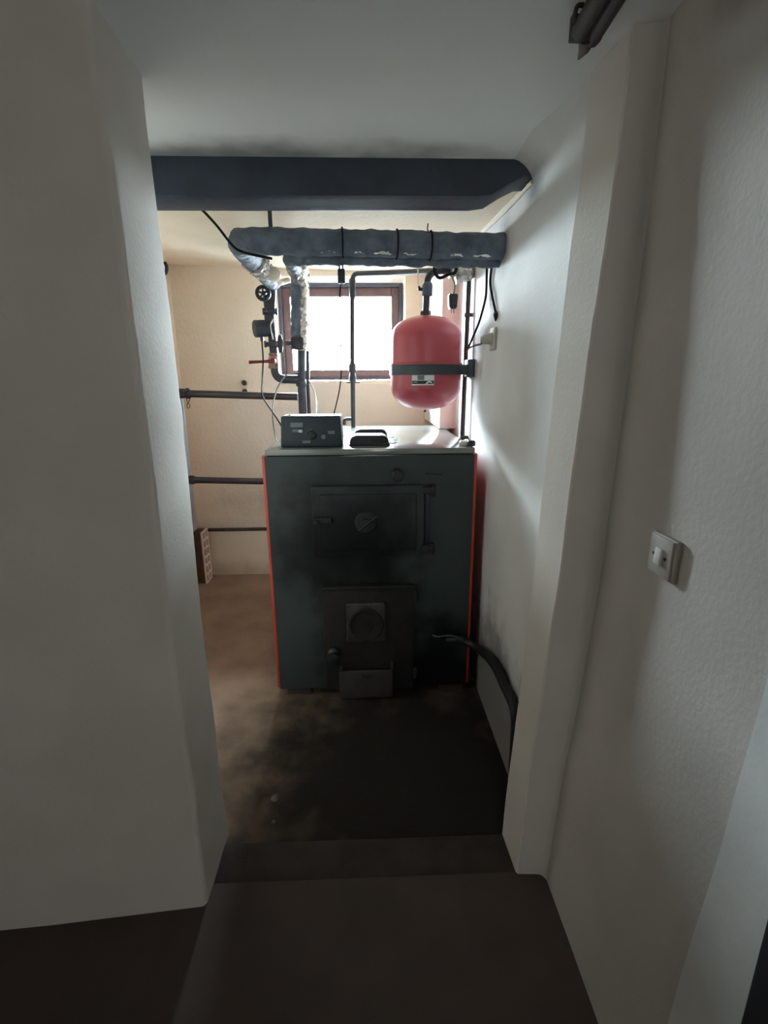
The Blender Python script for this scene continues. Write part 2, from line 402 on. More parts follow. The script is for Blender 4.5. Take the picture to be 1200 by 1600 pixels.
# ---------------------------------------------------------------- window
wy = 4.06
wl = (-0.660, 4.060, 1.956)[0]; wr = (0.285, 4.060, 1.953)[0]; wt = (-0.197, 4.060, 2.213)[2]; wb = (-0.218, 4.060, 1.507)[2]
win = MB()
fw = 0.03
win.box((wl, wy-0.03, wb), (wl+fw, wy+0.07, wt), 0.004); win.box((wr-fw, wy-0.03, wb), (wr, wy+0.07, wt), 0.004)
win.box((wl+fw, wy-0.03, wt-fw), (wr-fw, wy+0.07, wt), 0.004); win.box((wl+fw, wy-0.03, wb), (wr-fw, wy+0.07, wb+0.02), 0.004)
wf = struct(win.build('window_1', 'frame_wood_dark'))
sw = 0.058
for (lo, hi) in (((wl+fw, wy-0.012, wb+0.02), (wl+fw+sw, wy+0.04, wt-fw)), ((wr-fw-sw, wy-0.012, wb+0.02), (wr-fw, wy+0.04, wt-fw)),
                 ((wl+fw+sw, wy-0.012, wt-fw-0.062), (wr-fw-sw, wy+0.04, wt-fw)), ((wl+fw+sw, wy-0.012, wb+0.02), (wr-fw-sw, wy+0.04, wb+0.078))):
    MB().box(lo, hi, 0.006).build('sash_rail', 'frame_wood', wf)
MB().box((wl+fw+sw-0.005, wy+0.012, wb+0.07), (wr-fw-sw+0.005, wy+0.018, wt-fw-0.055)).build('pane', 'glass', wf)
MB().box((wl-0.05, 3.835, wb-0.03), (wr+0.05, wy-0.03, wb-0.004), 0.004).build('window_sill', 'plaster_cream', wf)

# ================================================================ BOILER
B = thing('boiler', (0, 2.15, 0), 'tall dark graphite solid fuel boiler with orange sides and pale grey top', 'boiler')
MB().box((-0.44, 2.17, 0.03), (0.464, 3.25, 1.187)).build('body', 'cast', B)
MB().box((-0.451, 2.146, 0.03), (0.471, 2.1495, 1.184), 0.0015).build('front_panel', 'boiler_front', B)
for (a, b) in ((-0.463, -0.4435), (0.4645, 0.484)):
    MB().box((a, 2.15, 0.035), (b, 3.258, 1.186), 0.003).build('side_panel', 'boiler_side', B)['label'] = 'orange lacquered side panel'
MB().box((-0.447, 2.144, 1.188), (0.47, 3.268, 1.214), 0.004).build('top_panel', 'boiler_top', B)['label'] = 'pale grey glossy top panel'
for (x, y) in ((-0.40, 2.17), (0.36, 2.17), (-0.40, 3.15), (0.36, 3.15)):
    MB().prism([(x-0.02, y-0.01), (x+0.1, y-0.014), (x+0.11, y+0.09), (x-0.01, y+0.1)], -0.012, 0.032, 2, 0.006, 12).build('foot', 'sill', B)
# loading door
d = MB(); d.box((-0.251, 2.108, 0.728), (0.247, 2.147, 1.056), 0.006, 2); d.box((-0.215, 2.103, 0.762), (0.21, 2.109, 1.02), 0.004)
d = d.build('loading_door', 'boiler_front', B)
k = MB(); k.lathe((-0.013, 2.106, 0.892), (0, -1, 0), [(0.05, 0), (0.05, 0.006), (0.044, 0.012), (0.02, 0.012), (0.016, 0.03), (0.026, 0.034), (0.026, 0.044), (0, 0.048)], 28)
k.build('knob', 'cast', d)
k = MB(); k.cyl((-0.045, 2.062, 0.868), (0.035, 2.062, 0.93), 0.006, 10); k.build('handle_bar', 'cast', d)
k = MB(); k.box((-0.245, 2.09, 0.895), (-0.165, 2.107, 0.918), 0.004); k.cyl((-0.235, 2.1, 0.906), (-0.235, 2.07, 0.906), 0.011, 12); k.build('latch', 'cast', d)
for z in (0.763, 1.034):
    k = MB(); k.box((0.235, 2.095, z-0.016), (0.29, 2.125, z+0.016), 0.005); k.cyl((0.283, 2.11, z-0.028), (0.283, 2.11, z+0.026), 0.013, 14, 0.003); k.build('hinge', 'cast', d)
MB().box((0.252, 2.135, 0.735), (0.278, 2.15, 1.05), 0.004).build('door_post', 'black_paint', B)
# ash door with air flap
d = MB(); d.box((-0.221, 2.112, 0.035), (0.205, 2.147, 0.582), 0.006); d.box((-0.221, 2.104, 0.566), (0.225, 2.115, 0.586), 0.004)
d = d.build('ash_door', 'cast_rust', B)
k = MB(); k.box((-0.118, 2.098, 0.302), (0.075, 2.112, 0.506), 0.012, 3); k.build('air_flap_plate', 'plate_rim', d)
k = MB(); k.lathe((-0.02, 2.1, 0.398), (0, -1, 0), [(0.082, 0), (0.082, 0.008), (0.076, 0.013), (0.07, 0.01), (0.03, 0.014), (0, 0.014)], 32); k.build('air_flap', 'cast_rust', d)
for x, z in ((-0.106, 0.494), (0.063, 0.494), (-0.106, 0.316), (0.063, 0.316)):
    MB().lathe((x, 2.1, z), (0, -1, 0), [(0.006, 0), (0.006, 0.005), (0, 0.007)], 8).build('screw', 'plate_rim', d)
k = MB(); k.lathe((-0.175, 2.114, 0.245), (0, -1, 0), [(0.03, 0), (0.032, 0.02), (0.02, 0.035), (0.03, 0.05), (0.03, 0.07), (0, 0.078)], 20); k.build('door_knob', 'black_plastic', d)
k = MB(); k.box((-0.155, 2.085, 0.008), (0.103, 2.1, 0.158), 0.006); k.build('ash_flap', 'ash_plate', d)['label'] = 'lighter grey ash flap'
for x in (-0.15, 0.094):
    MB().box((x, 2.083, 0.155), (x+0.012, 2.113, 0.19), 0.002).build('flap_bracket', 'plate_rim', d)
k = MB(); k.box((-0.045, 2.078, 0.12), (-0.005, 2.086, 0.145), 0.003); k.build('flap_grip', 'cast', d)
for z in (0.12, 0.53):
    k = MB(); k.cyl((0.215, 2.12, z-0.03), (0.215, 2.12, z+0.03), 0.012, 12, 0.003); k.build('hinge', 'cast', d)
# draught regulator and chain rod above the loading door
k = MB(); k.lathe((0.127, 2.149, 1.102), (0, -1, 0), [(0.03, 0), (0.03, 0.006), (0.022, 0.008), (0.022, 0.04), (0.026, 0.045), (0.026, 0.06), (0.02, 0.066), (0, 0.066)], 24); k.build('draught_knob', 'cast', B)
k = MB(); k.tube([(0.255, 2.15, 1.102), (0.27, 2.12, 1.104), (0.312, 2.06, 1.112)], 0.004, 8); k.build('draught_lever', 'cast', B)

# control unit on the boiler
cbx = thing('control_unit', (-0.25, 2.28, 1.214), 'dark box shaped boiler control unit with dial, on the left front of the boiler top', 'control unit')
t = bmesh.new(); bmesh.ops.create_cube(t, size=1)
for v in t.verts:
    top = v.co.z > 0; x = -0.25+(v.co.x*(0.262 if top else 0.275)); y = 2.285+v.co.y*0.155+(0.008 if top and v.co.y < 0 else 0)
    v.co = (x, y, 1.352 if top else 1.215)
bmesh.ops.bevel(t, geom=list(t.edges), offset=0.008, segments=3, profile=0.5, affect='EDGES')
m = MB(); m.add(t); m.build('housing', 'label_dark', cbx)
def flat(name, u0, v0, u1, v1, m_, y=2.2065, th=0.003):
    MB().box((u0, y, v1), (u1, y+th, v0), 0.0008, 1).build(name, m_, cbx)
for (a, b, mm) in (((-0.339, 2.200, 1.324), (-0.284, 2.200, 1.304), 'label_grey'), ((-0.332, 2.200, 1.296), (-0.305, 2.200, 1.283), 'label_grey'), ((-0.305, 2.200, 1.293), (-0.288, 2.200, 1.281), 'label_white'),
                   ((-0.290, 2.200, 1.245), (-0.254, 2.200, 1.233), 'label_grey'), ((-0.176, 2.200, 1.288), (-0.145, 2.200, 1.273), 'label_grey'), ((-0.174, 2.200, 1.333), (-0.149, 2.200, 1.319), 'boiler_front'), ((-0.260, 2.200, 1.339), (-0.202, 2.200, 1.331), 'boiler_front'), ((-0.254, 2.200, 1.303), (-0.223, 2.200, 1.295), 'boiler_front')):
    flat('plate', a[0], a[2], b[0], b[2], mm)
dc = (-0.244, 2.200, 1.268)
m = MB(); m.lathe((dc[0], 2.21, dc[2]), (0, -1, 0), [(0.019, 0), (0.019, 0.004), (0.013, 0.006), (0.012, 0.02), (0, 0.021)], 24); m.build('dial', 'black_plastic', cbx)
m = MB(); m.tube([(dc[0]+0.026*math.cos(a), 2.2045, dc[2]+0.026*math.sin(a)) for a in [math.radians(95+i*9) for i in range(11)]], 0.0022, 6); m.build('dial_scale', 'label_grey', cbx)
b_ = (-0.195, 2.200, 1.261)
m = MB(); m.lathe((b_[0], 2.21, b_[2]), (0, -1, 0), [(0.011, 0), (0.011, 0.006), (0.008, 0.009), (0, 0.009)], 20); m.build('button', 'label_grey', cbx)
m = MB(); m.box((b_[0]+0.012, 2.2065, b_[2]-0.001), (b_[0]+0.055, 2.2095, b_[2]+0.004)); m.build('plate', 'boiler_front', cbx)
for x in (-0.35, -0.15):
    MB().lathe((x, 2.27, 1.35), (0, 0, 1), [(0.005, 0), (0.005, 0.006), (0, 0.007)], 8).build('screw', 'cast', cbx)

# two low black housings on the boiler top
def housing(name, x0, x1, y0, y1, z1, label):
    r = thing(name, ((x0+x1)/2, (y0+y1)/2, 1.214), label, 'cover', 'low black covers on the boiler top')
    c = 0.03
    pf = [(x0, 1.2145), (x0, 1.214+(z1-1.214)*0.5), (x0+c*0.45, z1-0.006), (x0+c, z1), (x1-c, z1), (x1-c*0.45, z1-0.006), (x1, 1.214+(z1-1.214)*0.5), (x1, 1.2145)]
    mb = MB(); mb.prism(pf, y0, y1, 1, plane='XZ'); mb.build('shell', 'black_plastic', r)
    mb = MB(); mb.box((x0-0.004, y0-0.004, 1.2142), (x1+0.004, y1+0.004, 1.222), 0.002); mb.build('rim', 'cast', r)
    mb = MB(); mb.tube([(x1-0.01, y0+0.02, 1.222), (x1+0.02, y0+0.01, 1.223), (x1+0.033, y0-0.002, 1.228)], 0.003, 6); mb.build('lever', 'cast', r)
    mb = MB(); mb.box((x0+0.1, y0-0.0025, 1.228), (x1-0.015, y0+0.002, 1.25), 0.001); mb.build('label_plate', 'cast', r)
housing('low_cover', -0.082, 0.097, 2.245, 2.335, 1.262, 'low black cover with sloped ends at the front edge of the boiler top')
housing('low_cover', -0.068, 0.098, 2.47, 2.56, 1.268, 'low black cover behind the other one, further back on the boiler top')

# small black knob with pale collar at the right front corner
k = thing('corner_vent', (0.455, 2.23, 1.214), 'small black cap with pale collar on the right front corner of the boiler top', 'cap')
MB().lathe((0.442, 2.235, 1.2145), (0, 0, 1), [(0.026, 0), (0.026, 0.014), (0.02, 0.02), (0, 0.02)], 20).build('collar', 'white_plastic', k)
MB().lathe((0.464, 2.2, 1.2145), (0, 0, 1), [(0.018, 0), (0.019, 0.016), (0.014, 0.024), (0, 0.025)], 20).build('cap', 'black_plastic', k)

# drain hose and poker at lower right
m = MB(); m.tube(spline([(0.373, 2.130, 0.287), (0.431, 2.080, 0.314), (0.492, 2.000, 0.312), (0.505, 1.781, 0.370), (0.507, 1.615, 0.373), (0.508, 1.480, 0.349), (0.505, 1.45, 0.1), (0.49, 1.36, 0.012)], 10), 0.019, 14)
tag(m.build('drain_hose', 'hose'), 'black rubber hose curving from the boiler along the foot of the right wall', 'hose')
pk = thing('poker', (0.365, 2.090, 0.327), 'thin bent poker with shiny tip lying across the black hose by the boiler', 'poker')
m = MB(); m.tube(spline([(0.291, 2.085, 0.341), (0.312, 2.080, 0.334), (0.338, 2.075, 0.339), (0.376, 2.065, 0.347), (0.408, 2.060, 0.336)], 6), 0.0055, 8); m.build('rod', 'plate_rim', pk)
m = MB(); m.tube([(0.402, 2.060, 0.336), (0.433, 2.050, 0.334)], 0.012, 10); m.build('grip', 'cast', pk)

# ================================================================ EXPANSION TANK
tc = (0.300, 2.600, 1.554); TX = tc[0]; TY = 2.6; TR = 0.5*((0.478, 2.600, 1.606)[0]-(0.121, 2.600, 1.608)[0])
zt = (0.297, 2.600, 1.810)[2]; zb = (0.303, 2.600, 1.353)[2]; zs = (0.300, 2.600, 1.579)[2]; zs2 = (0.301, 2.600, 1.526)[2]
T = thing('expansion_tank', (TX, TY, zb), 'red domed expansion tank held by a grey strap above the boiler', 'tank')
def dome(z0, z1, rise, R, up):
    pr = []
    for i in range(13):
        a = PI/2*i/12; pr.append((R*math.cos(a)**0.86, rise*math.sin(a)**1.0))
    pr[-1] = (0, rise)
    return pr
hz = 0.108
pr = [(TR, zs-0.002)] + [(r, zt-hz+h) for (r, h) in dome(0, 0, hz, TR, 1)]
MB().lathe((TX, TY, 0), (0, 0, 1), pr, 48).build('upper_shell', 'tank_red', T)
pr = [(r, zb+0.118-h) for (r, h) in reversed(dome(0, 0, 0.118, TR, 1))] + [(TR, zs-0.003)]
MB().lathe((TX, TY, 0), (0, 0, 1), pr, 48).build('lower_shell', 'tank_red', T)
MB().lathe((TX, TY, 0), (0, 0, 1), [(TR, zs-0.008), (TR+0.008, zs-0.004), (TR+0.008, zs+0.002), (TR, zs+0.006)], 48).build('seam_rim', 'tank_red', T)
MB().lathe((TX, TY, zb-0.012), (0, 0, 1), [(0.006, 0), (0.006, 0.014), (0, 0.015)], 10).build('bottom_nipple', 'lever_red', T)
st = MB(); st.lathe((TX, TY, 0), (0, 0, 1), [(TR+0.001, zs2), (TR+0.006, zs2), (TR+0.006, zs-0.006), (TR+0.001, zs-0.006)], 48)
st = st.build('strap', 'strap', T)
mm_ = MB(); mm_.box((TX+TR-0.05, TY-0.09, zs2), (0.533, TY-0.082, zs-0.006), 0.002); mm_.box((0.50, TY-0.095, zs2-0.012), (0.533, TY+0.09, zs+0.02), 0.004); mm_.build('bracket', 'strap', st)
def patch(name, u0, u1, v0, v1, m_, parent, R, n=8):
    """curved sticker on the tank"""
    mb = MB(); t = bmesh.new(); rows = []
    for k_ in range(2):
        for rr in (R-0.0015, R): rows.append([t.verts.new((TX+rr*math.sin(u0+(u1-u0)*i/n), TY-rr*math.cos(u0+(u1-u0)*i/n), (v0, v1)[k_])) for i in range(n+1)])
    for a, b in ((0, 1), (1, 3), (3, 2), (2, 0)):
        for i in range(n): t.faces.new((rows[a][i], rows[a][i+1], rows[b][i+1], rows[b][i]))
    bmesh.ops.recalc_face_normals(t, faces=t.faces); mb.add(t); return mb.build(name, m_, parent)
lz1 = (0.281, 2.430, 1.524)[2]; lz0 = (0.282, 2.430, 1.477)[2]
a0 = math.asin(((0.218, 2.430, 1.501)[0]-TX)/TR); a1 = math.asin(((0.321, 2.430, 1.501)[0]-TX)/TR)
lb = patch('label_plate', a0, a1, lz0, lz1, 'label_white', T, TR+0.0035)
dl = lz1-lz0
patch('label_print', a0+(a1-a0)*0.02, a1-(a1-a0)*0.02, lz0+dl*0.14, lz0+dl*0.46, 'label_dark', lb, TR+0.0045)
patch('label_print', a0+(a1-a0)*0.26, a0+(a1-a0)*0.56, lz0+dl*0.52, lz1-dl*0.02, 'label_grey', lb, TR+0.0045)
patch('label_print', a0+(a1-a0)*0.08, a0+(a1-a0)*0.26, lz0+dl*0.30, lz0+dl*0.34, 'label_white', lb, TR+0.0055)
# white wedge shaped emblem on the dark stripe
am = a0+(a1-a0)*0.77; w_ = (a1-a0)
t = bmesh.new()
pts_ = [(-0.16, 0.15), (-0.10, 0.34), (-0.03, 0.44), (0.05, 0.44), (0.11, 0.34), (0.15, 0.22), (0.08, 0.22), (0.02, 0.30), (-0.03, 0.26), (-0.07, 0.15)]
vs = [t.verts.new((TX+(TR+0.0056)*math.sin(am+w_*x), TY-(TR+0.0056)*math.cos(am+w_*x), lz0+dl*z)) for x, z in pts_]
t.faces.new(vs); m = MB(); m.add(t); m.build('emblem', 'label_white', lb)

# pipe from the tank to the wall with its valve
tp = thing('tank_pipe', (TX, TY, zt), 'dark pipe with small valve rising from the top of the red tank', 'pipe')
p0 = (0.297, 2.600, 1.807); p1 = (0.303, 2.600, 2.010); p2 = (0.471, 2.600, 2.019)
MB().tube(bend([p0, (0.299, 2.600, 1.878), p1, p2], 0.06, 8), 0.0165, 14).build('pipe', 'steel_dark', tp)
v0 = Vector((0.302, 2.600, 1.898)); v1 = Vector((0.304, 2.600, 1.962))
MB().lathe(v0, v1-v0, [(0.017, 0), (0.026, 0.004), (0.026, 0.05), (0.022, 0.056), (0.022, (v1-v0).length-0.005), (0.017, (v1-v0).length)], 16).build('valve_body', 'insul', tp)
vv = v0.lerp(v1, 0.45)
m = MB(); m.cyl(vv, vv+Vector((-0.045, -0.005, 0.004)), 0.008, 10); m.cyl(vv+Vector((-0.04, -0.005, -0.003)), vv+Vector((-0.04, -0.005, 0.016)), 0.006, 8); m.build('valve_stem', 'steel_dark', tp)
n0 = Vector((0.297, 2.600, 1.807)); MB().lathe(n0, (0, 0, 1), [(0.024, 0), (0.026, 0.006), (0.026, 0.022), (0.022, 0.026)], 6).build('union_nut', 'steel_dark', tp)
foil = MB(); foil.tube(dense([(0.413, 2.585, 2.007), (0.451, 2.590, 2.003), (0.497, 2.600, 2.007), (0.543, 2.600, 2.022)], 0.008), 0.03, 18, 0.55, 60, 3.0)
foil.build('foil_wrap', 'foil', tp)['label'] = 'crumpled silver foil wrap'
foil = MB(); foil.tube(dense([(0.433, 2.570, 1.971), (0.467, 2.570, 1.982), (0.505, 2.590, 1.988)], 0.006), 0.024, 16, 0.6, 70, 9.0)
foil.build('foil_wrap', 'foil', tp)
m = MB(); m.tube(spline([(0.302, 2.500, 2.051), (0.321, 2.500, 2.023), (0.327, 2.500, 1.985), (0.349, 2.500, 1.963), (0.388, 2.500, 1.977), (0.423, 2.500, 1.991), (0.421, 2.500, 2.061)], 8), 0.0075, 8)
tag(m.build('cable_loop', 'cable'), 'short black cable looped around the pipe above the red tank', 'cable')

# thin white bent wire in front of the tank valve
m = MB(); m.tube(bend([(0.258, 2.620, 2.026), (0.259, 2.620, 1.957), (0.272, 2.620, 1.934), (0.289, 2.600, 1.927)], 0.01), 0.0038, 8)
tag(m.build('bent_wire', 'white_plastic'), 'thin white bent wire hanging left of the red tank valve', 'wire')

# riser pipes on the right wall
rp = thing('wall_riser', (0.503, 2.620, 1.176), 'thick brown riser pipe running down the right wall behind the red tank', 'pipe')
a = Vector((0.511, 2.620, 2.054)); b = Vector((0.503, 2.620, 1.169)); e = b+(b-a)*0.9; e.x = b.x+0.012
MB().tube([a, a.lerp(b, 0.5), b, e], 0.0125, 12).build('pipe', 'pipe_brown', rp)
for v in (492, 683):
    q = Vector((0.507, 2.620, 1.815)) if v == 492 else Vector((0.506, 2.620, 1.207))
    m = MB(); m.box(q+Vector((-0.016, -0.014, -0.01)), q+Vector((0.035, 0.012, 0.008)), 0.004); m.build('pipe_clip', 'plate_rim', rp)
m = MB(); m.tube([(0.545, 2.630, 2.051), (0.542, 2.630, 1.822), (0.550, 2.630, 1.181), (0.525, 2.63, 0.7)], 0.0075, 10)
tag(m.build('thin_riser', 'pipe_brown'), 'thin riser pipe against the right wall beside the thick brown one', 'pipe')

# ================================================================ INSULATED PIPES UNDER THE CEILING
ip = thing('insulated_pipe', (0.025, 2.080, 1.996), 'long thick grey insulated pipe running under the ceiling into the right wall', 'pipe')
run = dense([(0.545, 2.08, (0.530, 2.080, 1.994)[2]), (0.074, 2.080, 2.005), (-0.362, 2.080, 2.013)], 0.012)
bnd = bend([(-0.362, 2.080, 2.013), (-0.477, 2.080, 2.013), (-0.544, 2.750, 2.067), (-0.566, 3.300, 2.091)], 0.12, 10)
MB().tube(run+dense(bnd, 0.014)[1:], 0.047, 22, 0.16, 24, 1.0).build('insulation', 'insul', ip)
for q in ((-0.084, 2.080, 2.009), (0.251, 2.080, 1.998), (0.123, 2.080, 2.003)):
    m = MB(); m.torus(q, (1, 0.05, 0), 0.05, 0.0035, 24, 6); m.build('tie_wire', 'cable', ip)
m = MB(); m.tube([(0.244, 2.050, 2.030), (0.235, 2.040, 2.045), (0.236, 2.030, 2.061)], 0.0022, 6); m.build('tie_wire', 'cable', ip)
m = MB(); m.tube(dense([(-0.521, 2.550, 2.048), (-0.524, 2.680, 2.056), (-0.526, 2.820, 2.060)], 0.01), 0.052, 22, 0.35, 55, 5.0); m.build('foil_wrap', 'foil', ip)['label'] = 'crumpled silver foil wrap at the bend'
m = MB(); m.cyl((-0.352, 2.080, 2.024), ((-0.352, 2.080, 2.024)[0], 2.08, 2.165), 0.008, 10); m.build('hanger_rod', 'steel_dark', ip)

ip2 = thing('return_pipe', (0.075, 2.120, 1.960), 'thinner dark insulated pipe with torn silver foil hung below the thick grey one', 'pipe')
run = dense([(0.54, 2.13, (0.523, 2.130, 1.958)[2]), (0.126, 2.130, 1.964), (-0.225, 2.130, 1.969)], 0.012)
bnd = dense(bend([(-0.225, 2.130, 1.969), (-0.295, 2.130, 1.969), (-0.361, 2.800, 2.071), (-0.408, 3.340, 2.153), (-0.413, 3.340, 2.061)], 0.10, 10), 0.012)
MB().tube(run+bnd[1:], 0.028, 18, 0.30, 34, 2.0).build('insulation', 'insul', ip2)
random.seed(3)
for k_ in range(26):      # torn slivers of foil along the seam
    u = random.choice([random.uniform(480, 560), random.uniform(560, 680), random.uniform(690, 770)])
    q = Vector((0, 0, 0)); f_ = (u-480)/(776-480)
    A_ = Vector((-0.220, 2.085, 1.975)); B_ = Vector((0.511, 2.085, 1.957)); q = A_.lerp(B_, f_); L = random.uniform(0.015, 0.05)
    t = bmesh.new(); up_ = []
    for i in range(5):
        x = (i/4-0.5)*L; hgt = 0.0062*(1-abs(i-2)/2.2)*random.uniform(0.6, 1.2)
        up_.append((t.verts.new(q+Vector((x, -0.034+random.uniform(-0.003, 0.003), hgt))), t.verts.new(q+Vector((x, -0.03+random.uniform(-0.003, 0.003), -hgt))), t.verts.new(q+Vector((x, -0.02, 0)))))
    for a_, b_2 in zip(up_, up_[1:]):
        for i in range(3): t.faces.new((a_[i], a_[(i+1) % 3], b_2[(i+1) % 3], b_2[i]))
    bmesh.ops.recalc_face_normals(t, faces=t.faces); m = MB(); m.add(t); m.build('foil_strip', 'foil_lit_white', ip2)
m = MB(); m.tube(dense([(-0.382, 3.000, 2.128), (-0.394, 3.200, 2.143), (-0.393, 3.300, 2.120)], 0.01), 0.055, 22, 0.4, 50, 8.0); m.build('foil_wrap', 'foil', ip2)['label'] = 'crumpled silver foil at the bend'

# riser of the return: sleeved above, bare below, with a hand valve
rs = thing('flow_riser', (-0.442, 3.340, 1.257), 'vertical riser pipe, foil sleeved at the top, rising behind the control unit', 'pipe')
MB().tube(dense([(-0.410, 3.340, 2.120), (-0.432, 3.340, 1.698)], 0.012), 0.05, 20, 0.14, 30, 4.0).build('sleeve', 'insul', rs)
m = MB(); A_ = Vector((-0.380, 3.320, 2.109)); B_ = Vector((-0.401, 3.320, 1.688))
m.tube(dense([A_, B_], 0.01), 0.03, 16, 0.3, 60, 6.0); m.build('foil_wrap', 'foil', rs)['label'] = 'silver foil showing on the right side'
MB().tube([(-0.414, 3.340, 1.721), (-0.426, 3.340, 1.483), ((-0.426, 3.340, 1.483)[0], 3.34, 0.75)], 0.026, 16).build('pipe', 'steel_dark', rs)
MB().tube([(-0.363, 3.370, 2.103), (-0.388, 3.370, 1.482), ((-0.388, 3.370, 1.482)[0], 3.37, 0.75)], 0.012, 12).build('side_pipe', 'steel_dark', rs)
vb = Vector((-0.441, 3.300, 1.734))
m = MB(); m.lathe(vb+Vector((0.03, 0, 0)), (-1, 0, 0), [(0.03, 0), (0.036, 0.02), (0.026, 0.05), (0.014, 0.06), (0.012, 0.095)], 16); m.box(vb+Vector((-0.03, -0.035, -0.04)), vb+Vector((0.05, 0.035, 0.035)), 0.015); m.build('valve_body', 'steel_dark', rs)
hw = MB(); wc = Vector((-0.525, 3.200, 1.723)); hw.torus(wc, (1, 0.3, 0), 0.044, 0.010, 28, 8)
for i in range(4):
    a_ = PI/4+i*PI/2; hw.cyl(wc, wc+Vector((-0.01*math.cos(a_), 0.04*math.cos(a_), 0.04*math.sin(a_))), 0.005, 8)
hw.build('handwheel', 'black_plastic', rs)
MB().lathe(Vector((-0.427, 3.340, 1.467)), (0, 0, 1), [(0.03, 0), (0.035, 0.006), (0.035, 0.04), (0.03, 0.046)], 14).build('union_nut', 'steel_dark', rs)

# valve line left of the window
vl = thing('valve_line', (-0.606, 3.340, 1.525), 'dark vertical pipe line with valves and pump left of the window', 'pipe')
x0 = (-0.573, 3.340, 2.098); 
MB().tube(bend([(-0.571, 3.340, 2.127), (-0.600, 3.340, 1.875), (-0.590, 3.340, 1.644), (-0.594, 3.340, 1.516), (-0.429, 3.340, 1.511)], 0.07, 8), 0.027, 16).build('pipe', 'steel_dark', vl)
MB().lathe(Vector((-0.604, 3.340, 1.875)), (0, 0, 1), [(0.028, -0.05), (0.034, -0.04), (0.034, 0.03), (0.044, 0.04), (0.044, 0.052), (0.03, 0.06), (0.034, 0.1), (0.034, 0.15), (0.028, 0.16)], 18).build('valve_body', 'steel_dark', vl)
for v in (487, 538):
    q = Vector((-0.598, 3.340, 1.924)) if v == 487 else Vector((-0.601, 3.340, 1.730))
    m = MB(); m.lathe(q-Vector((0, 0, 0.014)), (0, 0, 1), [(0.03, 0), (0.046, 0.003), (0.046, 0.024), (0.03, 0.028)], 20)
    for s_ in (-1, 1): m.cyl(q+Vector((s_*0.04, -0.01, -0.02)), q+Vector((s_*0.04, -0.01, 0.02)), 0.008, 8)
    m.build('flange', 'steel_dark', vl)
# handwheel facing the room
wc = Vector((-0.618, 3.240, 2.016))
hw = MB(); hw.torus(wc, (0.25, -1, 0), 0.036, 0.011, 32, 10)
hw.lathe(wc+Vector((0, 0.008, 0)), (0.25, -1, 0), [(0.012, 0), (0.014, 0.008), (0.012, 0.02), (0, 0.022)], 14)
for i in range(5):
    a_ = PI/2+i*2*PI/5; hw.cyl(wc, wc+Vector((0.034*math.cos(a_), 0.008*math.cos(a_), 0.034*math.sin(a_))), 0.0055, 8)
hw.build('handwheel', 'black_plastic', vl)
m = MB(); m.tube([wc, Vector((-0.601, 3.300, 2.030)), Vector((-0.581, 3.340, 2.032))], 0.012, 10); m.build('valve_stem', 'steel_dark', vl)
# circulation pump with its motor
pm = MB(); P0 = Vector((-0.593, 3.330, 1.825)); P1 = Vector((-0.695, 3.280, 1.817))
pm.lathe(P0, P1-P0, [(0.03, 0), (0.035, 0.03), (0.05, 0.034), (0.052, 0.06), (0.052, (P1-P0).length-0.006), (0.046, (P1-P0).length)], 24)
pmo = pm.build('pump_motor', 'steel_dark', vl)
q = Vector((-0.653, 3.290, 1.765)); MB().cyl(q+Vector((0, 0, 0.012)), q-Vector((0, 0, 0.018)), 0.011, 10).build('cable_gland', 'black_plastic', pmo)
m = MB(); m.tube(spline([(-0.576, 3.300, 1.878), (-0.593, 3.290, 1.840), (-0.591, 3.290, 1.802), (-0.584, 3.300, 1.757)], 6), 0.004, 8); m.build('drip_wire', 'label_white', vl)
# ball valve
q0 = Vector((-0.601, 3.340, 1.580)); q1 = Vector((-0.594, 3.340, 1.675))
bv = MB(); bv.lathe(q0, q1-q0, [(0.03, 0), (0.034, 0.008), (0.03, 0.02), (0.035, 0.05), (0.03, 0.08), (0.034, (q1-q0).length-0.01), (0.03, (q1-q0).length)], 18); bv = bv.build('ball_valve', 'brass', vl)
lv = MB(); l0 = Vector((-0.591, 3.290, 1.626)); l1 = Vector((-0.733, 3.240, 1.617))
lv.tube([l0, l0.lerp(l1, 0.4), l0.lerp(l1, 0.8), l1], [0.012, 0.0085, 0.0095, 0.011], 10); lv.lathe(l0+Vector((0, 0.03, 0)), (0, -1, 0), [(0.016, 0), (0.016, 0.04), (0.01, 0.045), (0, 0.045)], 12)
lv.build('lever', 'lever_red', bv)['label'] = 'brownish red lever'
# pale round gauge at the top
gc = Vector((-0.461, 2.720, 2.023))
gg = MB(); gg.lathe(gc+Vector((0, 0.04, 0)), (-0.1, -1, 0.1), [(0.024, 0), (0.034, 0.006), (0.036, 0.024), (0.031, 0.03), (0, 0.032)], 28); gg = gg.build('gauge', 'white_plastic', vl)
gg['label'] = 'pale round gauge'
m = MB(); m.tube(bend([gc+Vector((0.02, 0.05, -0.03)), (-0.431, 2.800, 1.998), (-0.406, 2.840, 2.015)], 0.02), 0.014, 10); m.build('branch', 'cream_plastic', gg)

